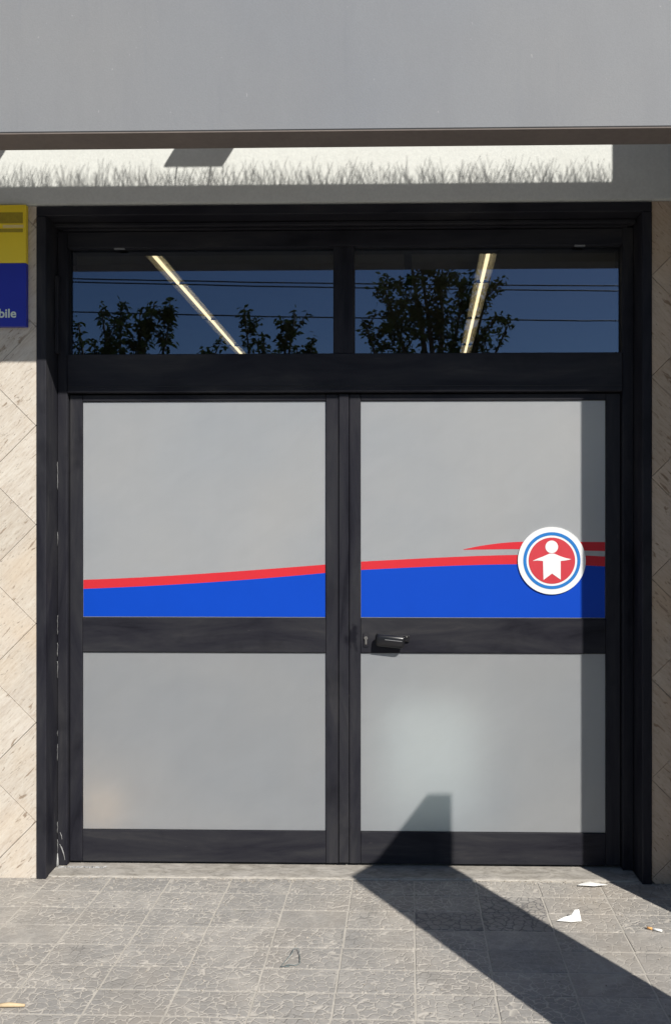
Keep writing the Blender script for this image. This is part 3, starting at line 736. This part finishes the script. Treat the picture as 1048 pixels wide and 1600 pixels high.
def tree(loc, leaders, label, nleaf, trunk_r, seed, crown=None):
    rr = random.Random(seed); loc = Vector(loc)
    t = thing('street_tree', loc, label, 'tree', None)
    bt = bmesh.new(); fork = loc + Vector((0, 0, 1.9))
    add_tube(bt, [loc + Vector((0, 0, -.05)), loc + Vector((.03, 0, .9)), fork], [trunk_r*1.3, trunk_r, trunk_r*.85], 10)
    tips = []
    for tip in leaders:
        tip = Vector(tip); mid = fork.lerp(tip, .5) + Vector((rr.uniform(-.1, .1), rr.uniform(-.15, .15), -.15))
        add_tube(bt, [fork - Vector((0, 0, .1)), mid, tip], [trunk_r*.6, trunk_r*.35, .008], 7)
        for k in range(9):
            f = .35 + .62*rr.random(); p = mid.lerp(tip, (f-.35)/.62) if rr.random() < .8 else fork.lerp(mid, .8)
            e = p + Vector((rr.uniform(-.32, .32), rr.uniform(-.32, .32), rr.uniform(.12, .45)))*(1.15-.6*f)
            add_tube(bt, [p, (p+e)/2 + Vector((0, 0, -.02)), e], [.010, .007, .003], 4); tips.append((p, e))
        tips.append((mid, tip)); tips.append((mid.lerp(tip, .6), tip + Vector((0, 0, .05))))
    link('trunk', bt, M['bark'], t, smooth=True)
    if crown:
        c0, rad = Vector(crown[0]), Vector(crown[1]); 
        for k in range(crown[2]):
            while True:
                q = Vector((rr.uniform(-1, 1), rr.uniform(-1, 1), rr.uniform(-1, 1)))
                if q.length < 1: break
            p = c0 + Vector((q.x*rad.x, q.y*rad.y, q.z*rad.z)); tips.append((p, p + Vector((rr.uniform(-.25, .25), rr.uniform(-.25, .25), rr.uniform(-.05, .3)))))
    bl = bmesh.new()
    for k in range(nleaf):
        a, b = rr.choice(tips); p = a.lerp(b, rr.random()**.8) + Vector((rr.gauss(0, .03), rr.gauss(0, .03), rr.gauss(0, .025)))
        d = Vector((rr.uniform(-1, 1), rr.uniform(-1, 1), rr.uniform(-.7, .5))).normalized(); n_ = Vector((rr.uniform(-1, 1), rr.uniform(-1, 1), rr.uniform(0, 1))).normalized()
        s = d.cross(n_).normalized(); Ls = rr.uniform(.05, .10); Ws = Ls*.22
        q = [p, p + d*Ls*.45 + s*Ws, p + d*Ls - Vector((0, 0, .012)), p + d*Ls*.45 - s*Ws]
        bl.faces.new([bl.verts.new(v) for v in q])
    cr = link('crown', bl, M['leaf'], t); cr['kind'] = 'stuff'
    return t
def tp(u, h, y=-5.6):      # u, h: slopes seen from the camera's mirror point behind the transom glass
    D = 3.465 + (0.135 - y); return (u*D, y, 1.5 + h*D)

tree((-3.05, -5.6, -.005), [tp(-0.3829, .245), tp(-0.3544, .262), tp(-0.3301, .25), tp(-0.3042, .245), tp(-0.2872, .268), tp(-0.267, .252)],
     'leafy street tree with upright tips reflected at the left of the left transom pane', 3200, .07, 21)
tree((-1.35, -5.6, -.005), [tp(-0.2266, .208), tp(-0.1726, .238), tp(-0.1509, .225), tp(-0.1219, .235), tp(-0.1107, .255), tp(-0.0882, .225)],
     'leafy street tree with low tips reflected at the right of the left transom pane', 2600, .07, 22)
tree((0.62, -5.6, -.005), [tp(-0.0041, .30), tp(0.0255, .37), tp(0.0439, .33), tp(0.0718, .315), tp(0.0997, .29), tp(0.1315, .30), tp(0.1514, .235), tp(-0.0225, .24)],
     'broad dark street tree reflected behind the tube light in the right transom pane', 5000, .10, 23, crown=(tp(0.0574, .235), (.78, .6, .62), 70))
def wire(y, z0, z1, sag, label):
    bm = bmesh.new(); pts = []
    for i in range(41):
        f = i/40; pts.append((-16 + 32*f, y, z0+(z1-z0)*f - sag*4*f*(1-f)))
    add_tube(bm, pts, .013, 5); o = link('overhead_wire', bm, M['cable'], smooth=True); tag(o, label, 'cable', 'overhead wires across the street')
def zw(py, y=-11.4): return 1.5 + (810-py)/1250*(3.465+.135-y)
wire(-11.4, zw(416)+.2, zw(462)+.2, .27, 'highest thin black cable spanning the street, reflected just under the beam')
wire(-11.55, zw(417)+.2, zw(472)+.2, .24, 'second thin black cable just under the highest, reflected in the transom')
wire(-11.3, zw(470)+.2, zw(524)+.2, .24, 'lowest thin black cable crossing the middle of the transom reflection')
for x in (-16.0, 16.0):
    t = thing('cable_pole', (x, -11.42, -.15), 'wooden cable pole at the %s end of the overhead wires' % ('left' if x < 0 else 'right'), 'pole', 'poles of the overhead wires')
    bm = bmesh.new(); add_tube(bm, [(x, -11.42, -.2), (x, -11.42, 4), (x, -11.42, 8.2)], [.15, .13, .10], 12); link('shaft', bm, M['bark'], t, smooth=True)
    box('crossarm', x-.06, x+.06, -11.9, -10.9, 7.4, 7.52, M['bark'], t)
bw = thing('boundary_wall', (0, -16.2, 0), 'long rendered boundary wall across the road, behind the camera', 'wall')
box('wall_body', -60, 60, -16.3, -16.0, -.3, 1.7, M['far_wall'], bw)
box('coping', -60, 60, -16.35, -15.95, 1.7, 1.78, M['concrete'], bw, bev=.01)
